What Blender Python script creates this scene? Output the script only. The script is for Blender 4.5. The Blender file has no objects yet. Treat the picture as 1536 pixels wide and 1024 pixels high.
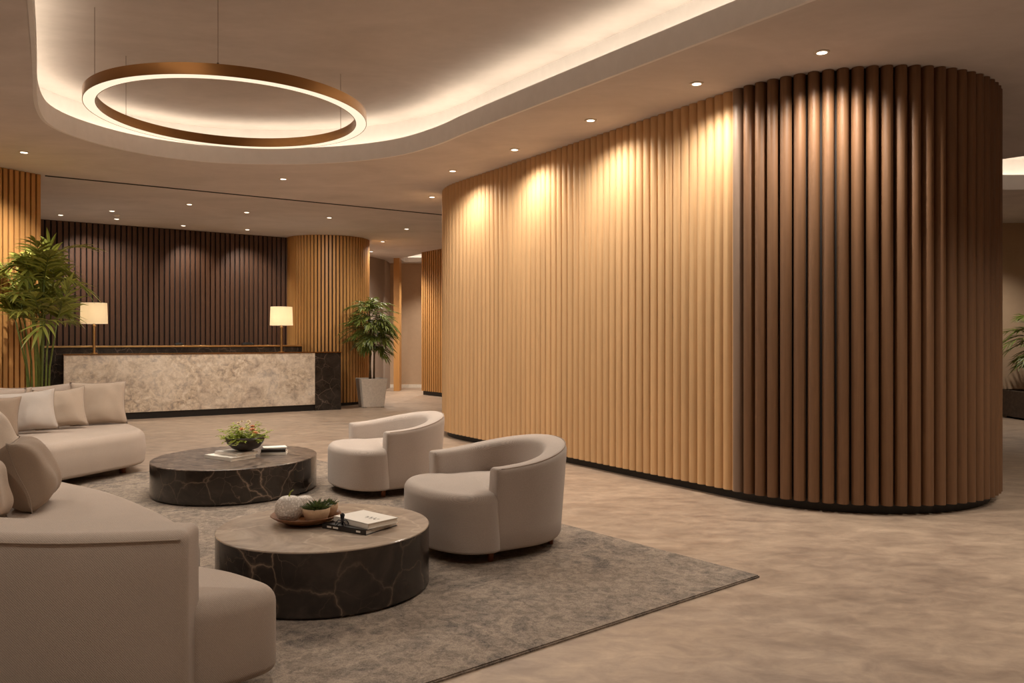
import bpy, bmesh, math, random
from mathutils import Vector, Matrix, geometry, noise
PI = math.pi
random.seed(7)
scene = bpy.context.scene
COL = scene.collection
F = 1200.0      # focal length in px of the 1536 px wide frame
ZC = 1.33       # eye height
YH = 508.0      # horizon row
H = 3.386       # soffit height
HU = 3.86       # raised ceiling height

# ------------------------------------------------------------------ materials
def srgb(r, g, b):
    def f(c):
        c /= 255.0
        return c / 12.92 if c <= 0.04045 else ((c + 0.055) / 1.055) ** 2.4
    return (f(r), f(g), f(b), 1.0)

class NT:
    def __init__(s, name):
        s.m = bpy.data.materials.new(name); s.m.use_nodes = True
        s.t = s.m.node_tree; s.n = s.t.nodes; s.l = s.t.links
        s.b = s.n['Principled BSDF']
        s.tc = s.n.new('ShaderNodeTexCoord')
    def new(s, k, **kw):
        x = s.n.new(k)
        for a, v in kw.items(): setattr(x, a, v)
        return x
    def link(s, a, b): s.l.new(a, b)
    def mapping(s, scale=(1, 1, 1), rot=(0, 0, 0), src='Object'):
        mp = s.new('ShaderNodeMapping'); mp.inputs['Scale'].default_value = scale; mp.inputs['Rotation'].default_value = rot
        s.link(s.tc.outputs[src], mp.inputs[0]); return mp.outputs[0]
    def noise(s, vec, scale, detail=4, rough=.55, dist=0):
        x = s.new('ShaderNodeTexNoise'); x.inputs['Scale'].default_value = scale; x.inputs['Detail'].default_value = detail
        x.inputs['Roughness'].default_value = rough; x.inputs['Distortion'].default_value = dist
        s.link(vec, x.inputs['Vector']); return x.outputs['Fac']
    def ramp(s, fac, stops, interp='LINEAR'):
        x = s.new('ShaderNodeValToRGB'); x.color_ramp.interpolation = interp
        els = x.color_ramp.elements
        while len(els) < len(stops): els.new(0.5)
        for e, (p, c) in zip(els, stops):
            e.position = p; e.color = c if len(c) == 4 else (*c, 1)
        s.link(fac, x.inputs[0]); return x.outputs[0]
    def mix(s, fac, a, b, mode='MIX'):
        x = s.new('ShaderNodeMix', data_type='RGBA', blend_type=mode)
        if hasattr(fac, 'node'): s.link(fac, x.inputs[0])
        else: x.inputs[0].default_value = fac
        for v, i in ((a, 6), (b, 7)):
            if hasattr(v, 'node'): s.link(v, x.inputs[i])
            else: x.inputs[i].default_value = v
        return x.outputs[2]
    def math(s, op, a, b=0.0):
        x = s.new('ShaderNodeMath', operation=op)
        for v, i in ((a, 0), (b, 1)):
            if hasattr(v, 'node'): s.link(v, x.inputs[i])
            else: x.inputs[i].default_value = v
        return x.outputs[0]
    def bump(s, h, strength=.2, dist=.01):
        x = s.new('ShaderNodeBump'); x.inputs['Strength'].default_value = strength; x.inputs['Distance'].default_value = dist
        s.link(h, x.inputs['Height']); s.link(x.outputs[0], s.b.inputs['Normal'])
    def color(s, c):
        if hasattr(c, 'node'): s.link(c, s.b.inputs['Base Color'])
        else: s.b.inputs['Base Color'].default_value = c
    def set(s, **kw):
        for k, v in kw.items(): s.b.inputs[k.replace('_', ' ')].default_value = v

def scaled(c, k): return (min(1, c[0] * k), min(1, c[1] * k), min(1, c[2] * k), 1)

def plain(name, c, rough=.6, metal=0, var=.08, scale=20, bump=0):
    t = NT(name); v = t.mapping()
    n = t.noise(v, scale)
    t.color(t.ramp(n, [(.3, scaled(c, 1 - var)), (.7, scaled(c, 1 + var))]))
    t.set(Roughness=rough, Metallic=metal)
    if bump: t.bump(n, bump, .004)
    return t.m

def wood(name, c, rough=.5, var=.16, grain=.2):
    t = NT(name); v = t.mapping((30, 30, 1.3))
    n = t.noise(v, 2.2, 5, .6, .4)
    n2 = t.noise(t.mapping((6, 6, .5)), 1.5, 2)
    base = t.ramp(n, [(.25, scaled(c, 1 - grain)), (.75, scaled(c, 1 + grain))])
    g = t.new('ShaderNodeNewGeometry')
    isl = t.ramp(g.outputs['Random Per Island'], [(0, (1 - var, 1 - var, 1 - var * 1.1)), (1, (1 + var * .6,) * 3)])
    col = t.mix(1.0, base, isl, 'MULTIPLY')
    col = t.mix(.35, col, t.ramp(n2, [(.3, scaled(c, .8)), (.7, scaled(c, 1.15))]))
    t.color(col); t.set(Roughness=rough); t.bump(n, .12, .002)
    return t.m

def fabric(name, c, scale=1.0, rough=.92, bump=.35):
    t = NT(name); v = t.mapping()
    n = t.noise(v, 3.5, 3); fine = t.noise(v, 420 * scale, 2, .7)
    w = t.new('ShaderNodeTexWave', wave_type='BANDS', bands_direction='DIAGONAL')
    w.inputs['Scale'].default_value = 70 * scale; w.inputs['Distortion'].default_value = 3.0; w.inputs['Detail'].default_value = 2
    w.inputs['Detail Scale'].default_value = 4
    t.link(v, w.inputs['Vector'])
    a = t.ramp(n, [(.3, scaled(c, .93)), (.7, scaled(c, 1.06))])
    b = t.mix(.32, a, t.ramp(fine, [(.35, scaled(c, .62)), (.65, scaled(c, 1.35))]))
    b = t.mix(.22, b, t.ramp(w.outputs['Fac'], [(.2, scaled(c, .6)), (.8, scaled(c, 1.25))]))
    t.color(b); t.set(Roughness=rough); t.b.inputs['Sheen Weight'].default_value = .12; t.b.inputs['Sheen Roughness'].default_value = .5
    hgt = t.math('ADD', fine, w.outputs['Fac'])
    t.bump(hgt, bump, .0015)
    return t.m

def marble(name, base, vein, scale=2.6, rough=.18, seed=0.0, strength=1.0):
    t = NT(name); v0 = t.mapping()
    off = t.new('ShaderNodeVectorMath', operation='ADD'); off.inputs[1].default_value = (seed, seed * 1.7, seed * .6)
    t.link(v0, off.inputs[0]); v = off.outputs[0]
    dn = t.new('ShaderNodeTexNoise'); dn.inputs['Scale'].default_value = 5; dn.inputs['Detail'].default_value = 5; t.link(v, dn.inputs['Vector'])
    vm = t.new('ShaderNodeVectorMath', operation='MULTIPLY_ADD'); vm.inputs[1].default_value = (.16, .16, .16)
    t.link(dn.outputs['Color'], vm.inputs[0]); t.link(v, vm.inputs[2])
    def vor(sc, w):
        x = t.new('ShaderNodeTexVoronoi', feature='DISTANCE_TO_EDGE'); x.inputs['Scale'].default_value = sc
        t.link(vm.outputs[0], x.inputs['Vector'])
        return t.ramp(x.outputs['Distance'], [(0, (1, 1, 1)), (w, (.22, .22, .22)), (w * 3, (0, 0, 0))])
    mask = t.ramp(t.noise(v, 1.7, 3), [(.42, (0, 0, 0)), (.62, (1, 1, 1))])
    v1 = vor(scale, .012); v2 = vor(scale * 2.1, .008)
    both = t.math('MAXIMUM', t.math('MULTIPLY', v1, t.math('ADD', t.math('MULTIPLY', mask, .85), .2)), t.math('MULTIPLY', v2, t.math('MULTIPLY', mask, .5)))
    both = t.math('MULTIPLY', both, strength)
    cl = t.noise(v, 4.5, 6, .65, .8)
    bcol = t.ramp(cl, [(.3, scaled(base, .55)), (.5, base), (.72, scaled(base, 1.9))])
    t.color(t.mix(both, bcol, vein)); t.set(Roughness=rough)
    return t.m

def glow(name, c, s):
    m = bpy.data.materials.new(name); m.use_nodes = True; n = m.node_tree.nodes
    n.clear(); e = n.new('ShaderNodeEmission'); o = n.new('ShaderNodeOutputMaterial')
    e.inputs[0].default_value = c; e.inputs[1].default_value = s
    m.node_tree.links.new(e.outputs[0], o.inputs[0]); return m

def plaster(name, c, var=.13, sc=.7, rough=.85):
    t = NT(name); v = t.mapping((1, 1.6, 1))
    n = t.noise(v, sc, 6, .6, .8); n2 = t.noise(v, 9, 4)
    a = t.ramp(n, [(.32, scaled(c, 1 - var)), (.68, scaled(c, 1 + var))])
    t.color(t.mix(.25, a, t.ramp(n2, [(.3, scaled(c, .9)), (.7, scaled(c, 1.1))])))
    t.set(Roughness=rough); t.bump(n2, .06, .004); return t.m

M = {}
M['soffit'] = plaster('taupe_plaster', srgb(206, 198, 195))
M['upper'] = plaster('raised_ceiling_plaster', srgb(192, 184, 180), .16, .55)
M['fascia'] = plaster('fascia_paint', srgb(230, 227, 226), .02)
M['wall'] = plaster('beige_wall', srgb(186, 158, 130), .05)
M['wall_grey'] = plaster('greige_wall', srgb(160, 144, 130), .04)
M['woodL'] = wood('light_oak', srgb(205, 166, 120), .55, .06, .1)
M['woodM'] = wood('honey_oak', srgb(188, 138, 80), .5, .08, .12)
M['woodD'] = wood('walnut', srgb(116, 83, 56), .55, .14, .22)
M['woodDD'] = wood('dark_walnut', srgb(78, 50, 33), .5, .14, .2)
M['woodG'] = wood('greyed_oak', srgb(132, 110, 94), .5, .05, .1)
M['backing'] = plain('dark_backing', srgb(30, 22, 18), .9)
M['backingL'] = plain('brown_backing', srgb(110, 74, 42), .9)
M['plinth'] = plain('black_plinth', srgb(28, 24, 21), .55)
M['fabric'] = fabric('oatmeal_fabric', srgb(172, 156, 143))
M['fabricP'] = fabric('pillow_linen', srgb(178, 160, 143), 1.2)
M['fabricG'] = fabric('pillow_grey', srgb(186, 175, 166), 1.2)
M['fabricC'] = fabric('chair_fabric', srgb(178, 165, 155))
M['fabricT'] = fabric('pillow_taupe', srgb(150, 130, 112), 1.2)
M['piping'] = fabric('piping_fabric', srgb(150, 132, 116))
M['marbleD'] = marble('dark_emperador', srgb(48, 41, 37), srgb(150, 128, 108), 3.1, .2, 0.4)
M['marbleE'] = marble('dark_emperador_far', srgb(50, 43, 38), srgb(152, 132, 114), 3.0, .16, 5.3)
M['marbleDesk'] = marble('black_marble', srgb(40, 35, 32), srgb(120, 104, 92), 4.2, .2, 2.1)
M['brass'] = plain('brushed_brass', srgb(214, 178, 124), .3, 1, .05)
M['brassD'] = plain('bronze_metal', srgb(158, 118, 76), .24, 1, .05, 6)
M['legwood'] = wood('leg_wood', srgb(120, 66, 34))
M['black'] = plain('black_plastic', srgb(24, 24, 28), .4)
M['white_trim'] = plain('white_trim', srgb(225, 215, 200), .5)
M['cable'] = plain('cable_steel', srgb(130, 112, 96), .4, .6)
M['stonepot'] = plain('pale_stone_pot', srgb(212, 202, 190), .75, 0, .1, 30, .2)
M['darkpot'] = plain('dark_stone_pot', srgb(76, 64, 54), .7, 0, .3, 18, .2)
M['soil'] = plain('soil', srgb(46, 34, 24), 1, 0, .4, 60, .5)
M['cane'] = plain('green_cane', srgb(96, 108, 44), .5, 0, .3, 8)
M['bark'] = plain('bark', srgb(92, 74, 48), .8, 0, .3, 30, .3)
M['bowl'] = plain('dark_bronze_bowl', srgb(48, 38, 30), .35, 0, .3, 15, .2)
M['traywood'] = wood('tray_wood', srgb(120, 78, 46), .4, 0)
M['clay'] = plain('sand_clay', srgb(196, 164, 132), .8, 0, .08, 60, .15)
M['page'] = plain('paper_pages', srgb(226, 216, 202), .8, 0, .05, 80)
M['bookwhite'] = plain('white_cover', srgb(232, 226, 216), .5, 0, .03, 9)
M['bookgrey'] = plain('grey_cover', srgb(218, 210, 202), .5, 0, .05, 9)
M['bookblack'] = plain('black_cover', srgb(36, 32, 30), .35, 0, .2, 9)
M['peach'] = plain('peach_petal', srgb(226, 176, 140), .6, 0, .08, 60)
M['cream'] = plain('cream_petal', srgb(238, 226, 196), .6, 0, .05, 60)
def leafmat(name, c1, c2):
    t = NT(name); g = t.new('ShaderNodeNewGeometry')
    t.color(t.ramp(g.outputs['Random Per Island'], [(0, c1), (1, c2)])); t.set(Roughness=.42)
    t.b.inputs['Transmission Weight'].default_value = 0
    tr = t.new('ShaderNodeBsdfTranslucent'); tr.inputs[0].default_value = c2
    mx = t.new('ShaderNodeMixShader'); mx.inputs[0].default_value = .25
    out = t.n['Material Output']
    t.link(t.b.outputs[0], mx.inputs[1]); t.link(tr.outputs[0], mx.inputs[2]); t.link(mx.outputs[0], out.inputs[0])
    return t.m
M['leaf'] = leafmat('palm_leaf', srgb(72, 86, 26), srgb(172, 176, 84))
M['leafD'] = leafmat('dark_leaf', srgb(64, 80, 30), srgb(138, 148, 70))
M['leafB'] = leafmat('bright_leaf', srgb(110, 126, 34), srgb(176, 184, 84))
M['leafS'] = leafmat('succulent_leaf', srgb(40, 54, 26), srgb(92, 104, 58))
WARM = (1.0, .90, .775, 1)
M['lamp_on'] = glow('downlight_glow', (1.0, .86, .66, 1), 7)
M['ring_on'] = glow('ring_glow', (1.0, .83, .60, 1), 1.15)
M['led'] = glow('cove_led', (1.0, .83, .62, 1), 5.2)

# speckled ornament
t = NT('speckled_ceramic'); v = t.mapping(); vo = t.new('ShaderNodeTexVoronoi'); vo.inputs['Scale'].default_value = 90; t.link(v, vo.inputs['Vector'])
t.color(t.ramp(vo.outputs['Distance'], [(.1, srgb(240, 234, 226)), (.6, srgb(200, 190, 180))])); t.set(Roughness=.7); t.bump(vo.outputs['Distance'], .8, .004); M['speckle'] = t.m
# onyx-like desk front
t = NT('mottled_stone'); v = t.mapping()
n1 = t.noise(v, 2.6, 9, .7, .4); n2 = t.noise(v, 1.8, 5, .6, .4); n3 = t.noise(v, 11, 6, .7, .6)
c1 = t.ramp(n1, [(.34, srgb(146, 132, 124)), (.45, srgb(206, 190, 172)), (.54, srgb(232, 218, 200)), (.66, srgb(176, 166, 160))])
c2 = t.ramp(n3, [(.36, srgb(140, 128, 122)), (.5, srgb(202, 182, 158)), (.64, srgb(232, 220, 204))])
cc = t.mix(t.ramp(n2, [(.35, (0, 0, 0)), (.65, (1, 1, 1))]), c1, c2)
vo = t.new('ShaderNodeTexVoronoi', feature='DISTANCE_TO_EDGE'); vo.inputs['Scale'].default_value = 7
vm = t.new('ShaderNodeVectorMath', operation='MULTIPLY_ADD'); vm.inputs[1].default_value = (.3, .3, .3)
dn = t.new('ShaderNodeTexNoise'); dn.inputs['Scale'].default_value = 6; dn.inputs['Detail'].default_value = 4; t.link(v, dn.inputs['Vector'])
t.link(dn.outputs['Color'], vm.inputs[0]); t.link(v, vm.inputs[2]); t.link(vm.outputs[0], vo.inputs['Vector'])
ed = t.ramp(vo.outputs['Distance'], [(0, (.16, .16, .16)), (.05, (0, 0, 0))])
t.color(t.mix(ed, cc, srgb(120, 92, 66))); t.set(Roughness=.3); M['onyx'] = t.m
# near table top: marble painted pale to stand for its glossy reflection
t = NT('painted_reflection_top'); v = t.mapping(); n1 = t.noise(v, 2.5, 6, .6, 2.5)
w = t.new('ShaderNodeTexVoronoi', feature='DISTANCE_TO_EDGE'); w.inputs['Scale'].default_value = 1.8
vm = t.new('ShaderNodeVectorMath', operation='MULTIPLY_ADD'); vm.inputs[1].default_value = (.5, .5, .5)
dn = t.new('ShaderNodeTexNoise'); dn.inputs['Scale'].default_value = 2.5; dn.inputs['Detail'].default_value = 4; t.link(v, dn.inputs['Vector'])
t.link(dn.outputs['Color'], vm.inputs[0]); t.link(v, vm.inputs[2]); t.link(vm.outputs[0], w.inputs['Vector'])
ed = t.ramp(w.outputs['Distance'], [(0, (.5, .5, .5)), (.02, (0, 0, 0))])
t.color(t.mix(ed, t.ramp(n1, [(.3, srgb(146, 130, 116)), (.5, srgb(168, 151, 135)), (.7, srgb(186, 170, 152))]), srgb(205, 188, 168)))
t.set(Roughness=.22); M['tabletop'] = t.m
t = NT('brown_marble_top'); v = t.mapping((1, 2.2, 1), (0, 0, .5)); n1 = t.noise(v, 3.2, 7, .65, 2.2)
t.color(t.ramp(n1, [(.3, srgb(44, 36, 32)), (.46, srgb(70, 60, 54)), (.52, srgb(128, 112, 100)), (.58, srgb(66, 56, 50)), (.7, srgb(100, 86, 76))])); t.set(Roughness=.2); M['tabletopD'] = t.m; t.set(Roughness=.3)
# floor
t = NT('honed_stone_floor'); v = t.mapping((1, 1.6, 1), (0, 0, .3))
n1 = t.noise(v, .75, 7, .62, .8); n2 = t.noise(v, 5, 6, .7, .5); n3 = t.noise(t.mapping((1, 2.0, 1), (0, 0, -.2)), 2.0, 8, .72, .2)
a = t.ramp(n1, [(.32, srgb(128, 110, 97)), (.5, srgb(158, 137, 119)), (.68, srgb(180, 158, 137))])
b = t.ramp(n3, [(.34, srgb(121, 104, 93)), (.5, srgb(158, 137, 119)), (.66, srgb(184, 162, 140))])
c = t.mix(.5, a, b); c = t.mix(.3, c, t.ramp(n2, [(.36, srgb(104, 88, 76)), (.64, srgb(200, 178, 154))]))
t.color(c); t.link(t.ramp(n3, [(.3, (.34,) * 3), (.7, (.5,) * 3)]), t.b.inputs['Roughness']); t.bump(n2, .04, .003); M['floor'] = t.m
# rug
t = NT('distressed_wool_rug'); v = t.mapping((1, 1, 1), (0, 0, .7))
n1 = t.noise(v, 2.2, 7, .68, 1.6); n2 = t.noise(v, 16, 5, .7, 1.0); n3 = t.noise(v, 170, 2, .7); n4 = t.noise(v, .7, 3)
a = t.ramp(n1, [(.38, srgb(54, 48, 45)), (.47, srgb(108, 96, 87)), (.54, srgb(160, 143, 125)), (.64, srgb(80, 73, 70))])
a = t.mix(t.ramp(t.noise(v, 1.3, 5, .6, .6), [(.40, (0, 0, 0)), (.58, (.8, .8, .8))]), a, srgb(142, 125, 108)); a = t.mix(.42, a, t.ramp(n2, [(.4, srgb(48, 43, 42)), (.6, srgb(176, 160, 143))]))
a = t.mix(.3, a, t.ramp(n3, [(.35, srgb(60, 54, 50)), (.65, srgb(176, 160, 146))]))
t.color(a); t.set(Roughness=.97); t.bump(t.math('ADD', n3, n2), .5, .006); M['rug'] = t.m
# lamp shade: translucent linen
m = bpy.data.materials.new('linen_lampshade'); m.use_nodes = True; n = m.node_tree.nodes; n.clear()
o = n.new('ShaderNodeOutputMaterial'); d = n.new('ShaderNodeBsdfDiffuse'); tr = n.new('ShaderNodeBsdfTranslucent'); mx = n.new('ShaderNodeMixShader')
d.inputs[0].default_value = (.8, .72, .6, 1); tr.inputs[0].default_value = (.95, .87, .72, 1); mx.inputs[0].default_value = .6
for a, b in ((d.outputs[0], mx.inputs[1]), (tr.outputs[0], mx.inputs[2]), (mx.outputs[0], o.inputs[0])): m.node_tree.links.new(a, b)
M['shade'] = m

# ------------------------------------------------------------------ object helpers
def thing(name, label, cat, loc=(0, 0, 0), rz=0.0, group=None):
    o = bpy.data.objects.new(name, None); COL.objects.link(o); o.empty_display_size = .1
    o.location = loc; o.rotation_euler = (0, 0, rz); o['label'] = label; o['category'] = cat
    if group: o['group'] = group
    return o
def tag(o, label, cat, group=None):
    o['label'] = label; o['category'] = cat
    if group: o['group'] = group
    return o
def obj(name, bm, mat, parent=None, smooth=True, label=None, world=False, angle=None):
    """one mesh object; world=True: verts are in world space, parent has only a translation"""
    if world and parent is not None: bmesh.ops.translate(bm, vec=-Vector(parent.location), verts=bm.verts)
    bmesh.ops.recalc_face_normals(bm, faces=bm.faces)
    me = bpy.data.meshes.new(name)
    if angle is not None:
        for e in bm.edges:
            if len(e.link_faces) == 2 and e.calc_face_angle(0) > angle: e.smooth = False
    bm.to_mesh(me); bm.free()
    if smooth: me.polygons.foreach_set('use_smooth', [True] * len(me.polygons))
    for mm in (mat if isinstance(mat, (list, tuple)) else [mat]): me.materials.append(mm)
    o = bpy.data.objects.new(name, me); COL.objects.link(o)
    if parent: o.parent = parent
    if label: o['label'] = label
    return o
def struct(name, bm, mat, parent=None, smooth=False, **k):
    o = obj(name, bm, mat, parent, smooth, **k)
    if not parent: o['kind'] = 'structure'
    return o
def B(): return bmesh.new()
def box(bm, c, s, rz=0.0, bevel=0.0, seg=2, taper=1.0):
    r = bmesh.ops.create_cube(bm, size=1); vs = r['verts']
    for v in vs:
        k = taper if v.co.z < 0 else 1.0
        v.co = Vector((v.co.x * s[0] * k, v.co.y * s[1] * k, v.co.z * s[2]))
    if bevel:
        es = list({e for v in vs for e in v.link_edges})
        rr = bmesh.ops.bevel(bm, geom=es, offset=bevel, segments=seg, profile=.5, affect='EDGES')
        vs = list({v for f in rr['faces'] for v in f.verts} | {v for v in vs if v.is_valid})
        vs = [v for v in vs if v.is_valid]
    bmesh.ops.rotate(bm, cent=(0, 0, 0), matrix=Matrix.Rotation(rz, 3, 'Z'), verts=vs)
    bmesh.ops.translate(bm, vec=c, verts=vs)
    return vs
def lathe(bm, prof, n=48, c=(0, 0, 0), sx=1.0, sy=1.0):
    rings = []
    for r, z in prof:
        if r < 1e-6: rings.append([bm.verts.new((c[0], c[1], c[2] + z))])
        else: rings.append([bm.verts.new((c[0] + r * sx * math.cos(2 * PI * i / n), c[1] + r * sy * math.sin(2 * PI * i / n), c[2] + z)) for i in range(n)])
    for a, b in zip(rings, rings[1:]):
        if len(a) == 1 and len(b) == 1: continue
        for i in range(n):
            j = (i + 1) % n
            if len(a) == 1: bm.faces.new((a[0], b[i], b[j]))
            elif len(b) == 1: bm.faces.new((a[i], a[j], b[0]))
            else: bm.faces.new((a[i], a[j], b[j], b[i]))
def tube(bm, pts, r, n=8, r2=None, cap=True):
    pts = [Vector(p) for p in pts]; rings = []
    up = Vector((0, 0, 1)); prev = None
    for i, p in enumerate(pts):
        d = (pts[min(i + 1, len(pts) - 1)] - pts[max(i - 1, 0)]).normalized()
        ref = prev if prev is not None else (Vector((1, 0, 0)) if abs(d.z) > .9 else up)
        x = (ref - d * ref.dot(d)).normalized(); y = d.cross(x); prev = x
        k = i / max(1, len(pts) - 1); rr = r if r2 is None else r + (r2 - r) * k
        rings.append([bm.verts.new(p + x * rr * math.cos(2 * PI * j / n) + y * rr * math.sin(2 * PI * j / n)) for j in range(n)])
    for a, b in zip(rings, rings[1:]):
        for j in range(n): bm.faces.new((a[j], a[(j + 1) % n], b[(j + 1) % n], b[j]))
    if cap: bm.faces.new(rings[0][::-1]); bm.faces.new(rings[-1])
def prism(bm, poly, z0, z1):
    a = [bm.verts.new((p[0], p[1], z0)) for p in poly]; b = [bm.verts.new((p[0], p[1], z1)) for p in poly]
    n = len(poly)
    for i in range(n): bm.faces.new((a[i], a[(i + 1) % n], b[(i + 1) % n], b[i]))
    bm.faces.new(a[::-1]); bm.faces.new(b)
def area2(poly): return sum(poly[i][0] * poly[(i + 1) % len(poly)][1] - poly[(i + 1) % len(poly)][0] * poly[i][1] for i in range(len(poly)))
def resample(poly, step, closed=True):
    pts = [Vector((p[0], p[1])) for p in poly]
    if closed: pts.append(pts[0])
    L = [0]
    for a, b in zip(pts, pts[1:]): L.append(L[-1] + (b - a).length)
    n = max(3, round(L[-1] / step)); out = []; k = 0
    cnt = n if closed else n + 1
    for i in range(cnt):
        s = L[-1] * i / n
        while k < len(L) - 2 and L[k + 1] < s: k += 1
        f = (s - L[k]) / max(1e-9, L[k + 1] - L[k]); out.append(pts[k].lerp(pts[k + 1], min(1, f)))
    return out
def chaikin(poly, it=3, closed=True):
    pts = [Vector((p[0], p[1])) for p in poly]
    for _ in range(it):
        q = []; n = len(pts)
        if not closed: q.append(pts[0])
        for i in range(n if closed else n - 1):
            a, b = pts[i], pts[(i + 1) % n]; q += [a.lerp(b, .25), a.lerp(b, .75)]
        if not closed: q.append(pts[-1])
        pts = q
    return pts
def normals2(pts, closed=True):
    n = len(pts); out = []
    for i in range(n):
        if closed: d = pts[(i + 1) % n] - pts[i - 1]
        else: d = pts[min(i + 1, n - 1)] - pts[max(i - 1, 0)]
        d = d.normalized(); out.append(Vector((d.y, -d.x)))   # outward for CCW
    return out
def puff(bm, outline, z0, z1, rt, rb, crown=0.0, seg=7, step=.05, belly=0.0):
    """upholstered block: plan outline with rounded top and bottom edges"""
    pts = resample(outline, step)
    if area2(pts) < 0: pts = pts[::-1]
    nn = normals2(pts)
    for _ in range(3): nn = [(nn[i - 1] + nn[i] * 2 + nn[(i + 1) % len(nn)]).normalized() for i in range(len(nn))]
    prof = []
    for k in range(seg + 1): a = PI / 2 * k / seg; prof.append((rb * (1 - math.sin(a)), z0 + rb * (1 - math.cos(a))))
    for k in range(1, 4): f = k / 4; prof.append((-belly * math.sin(PI * f), z0 + rb + (z1 - rt - z0 - rb) * f))
    for k in range(seg + 1): a = PI / 2 * k / seg; prof.append((rt * (1 - math.cos(a)), z1 - rt + rt * math.sin(a)))
    rings = [[bm.verts.new((p.x - q.x * ins, p.y - q.y * ins, z)) for p, q in zip(pts, nn)] for ins, z in prof]
    n = len(pts)
    for a, b in zip(rings, rings[1:]):
        for i in range(n): bm.faces.new((a[i], a[(i + 1) % n], b[(i + 1) % n], b[i]))
    bm.faces.new(rings[0][::-1])
    if crown:
        cen = sum(pts, Vector((0, 0))) / n; last = rings[-1]
        for f in (.2, .45, .7, .9):
            nr = []
            for v in rings[-1]:
                nr.append(bm.verts.new((v.co.x + (cen.x - v.co.x) * f, v.co.y + (cen.y - v.co.y) * f, z1 + crown * (1 - (1 - f) ** 2))))
            for i in range(n): bm.faces.new((last[i], last[(i + 1) % n], nr[(i + 1) % n], nr[i]))
            last = nr
        bm.faces.new(last)
    else: bm.faces.new(rings[-1])

def slats(bm, pts, nn, w, depth, z0, z1, shape='round', skew=0.0, seg=8, closed=False):
    """vertical slats standing on path points, protruding along the outward normal"""
    for p, q in zip(pts, nn):
        tdir = Vector((-q.y, q.x)); prof = []
        if shape == 'round':
            for k in range(seg + 1):
                a = PI * k / seg; prof.append((math.cos(a) * w / 2 + skew * w * math.sin(a), math.sin(a) * depth))
            prof = [(w / 2, -.01)] + prof + [(-w / 2, -.01)]
        else:
            b = min(w, depth) * .12
            prof = [(w / 2, -.01), (w / 2, depth - b), (w / 2 - b, depth), (-w / 2 + b, depth), (-w / 2, depth - b), (-w / 2, -.01)]
        lo = [bm.verts.new((p.x + tdir.x * x + q.x * y, p.y + tdir.y * x + q.y * y, z0)) for x, y in prof]
        hi = [bm.verts.new((v.co.x, v.co.y, z1)) for v in lo]
        m = len(prof)
        for i in range(m): bm.faces.new((lo[i], lo[(i + 1) % m], hi[(i + 1) % m], hi[i]))
        bm.faces.new(lo[::-1]); bm.faces.new(hi)
def line_slats(bm, a, b, nrm, pitch, w, depth, z0, z1, shape='flat'):
    a, b = Vector(a), Vector(b); L = (b - a).length; n = int(L / pitch); d = (b - a) / L
    q = Vector(nrm).normalized()
    pts = [a + d * (pitch * (i + .5)) for i in range(n)]
    slats(bm, pts, [q] * n, w, depth, z0, z1, shape)

# ------------------------------------------------------------------ setting: floor and outer walls
bm = B(); prism(bm, [(-14, -4), (12, -4), (12, 23), (-14, 23)], -.1, 0); struct('floor', bm, M['floor'])

def wall(name, poly, mat, z0=0, z1=HU + .15):
    bm = B(); prism(bm, poly, z0, z1); return struct(name, bm, mat)
wall('wall_front', [(-14, -4), (12, -4), (12, -3.8), (-14, -3.8)], M['wall'])
wall('wall_right', [(11.2, -3.8), (11.4, -3.8), (11.4, 14.2), (11.2, 14.2)], M['wall'])
wall('wall_back_right', [(1.6, 14.2), (11.4, 14.2), (11.4, 14.4), (1.6, 14.4)], M['wall'])
bm = B(); prism(bm, [(1.6, 14.18), (11.2, 14.18), (11.2, 14.2), (1.6, 14.2)], 0, .06); struct('baseboard_back_right', bm, M['plinth'])
# left wall line
LW1 = Vector((-5.90, 10.03)); ld = Vector((-.456, -.89)).normalized(); LN = Vector((.89, -.456)).normalized()
LW0 = LW1 + ld * 15.2
def q4(a, b, n, t): return [tuple(a), tuple(b), tuple(b - n * t), tuple(a - n * t)]
wl = wall('wall_left', q4(LW1 - LN * .05, LW0 - LN * .05, LN, .3), M['wall_grey'], 0, H)
LS = LW1 + ld * 6.3
bm = B(); prism(bm, q4(LW1 - LN * .03, LS - LN * .03, LN, .02), .05, H); obj('slat_backing', bm, M['backingL'], wl, False)
bm = B(); line_slats(bm, LW1, LS, LN, .068, .05, .035, .05, H - .002)
bmesh.ops.translate(bm, vec=(-LN.x * .03, -LN.y * .03, 0), verts=bm.verts); obj('slats', bm, M['woodM'], wl, False)
# back wall behind the reception
BW0 = Vector((-10.4, 12.14)); bdir = Vector((3.42, 2.42)).normalized(); BW1 = Vector((-4.45, 16.35)); BW0 = BW1 - bdir * 7.0
BN = Vector((bdir.y, -bdir.x))
wb = wall('wall_back', q4(BW0, BW1, BN, .25), M['backing'], 0, H)
bm = B(); line_slats(bm, BW0, BW1, BN, .092, .068, .03, 0, H - .002); obj('slats', bm, M['woodDD'], wb, False)
wall('wall_back_left', [tuple(LW1 - LN * .35), tuple(LW1 - LN * .36 + ld * .3), tuple(BW0 + Vector((-.2, .1))), tuple(BW0 + Vector((-.35, -.2)))], M['wall_grey'], 0, H)
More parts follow.
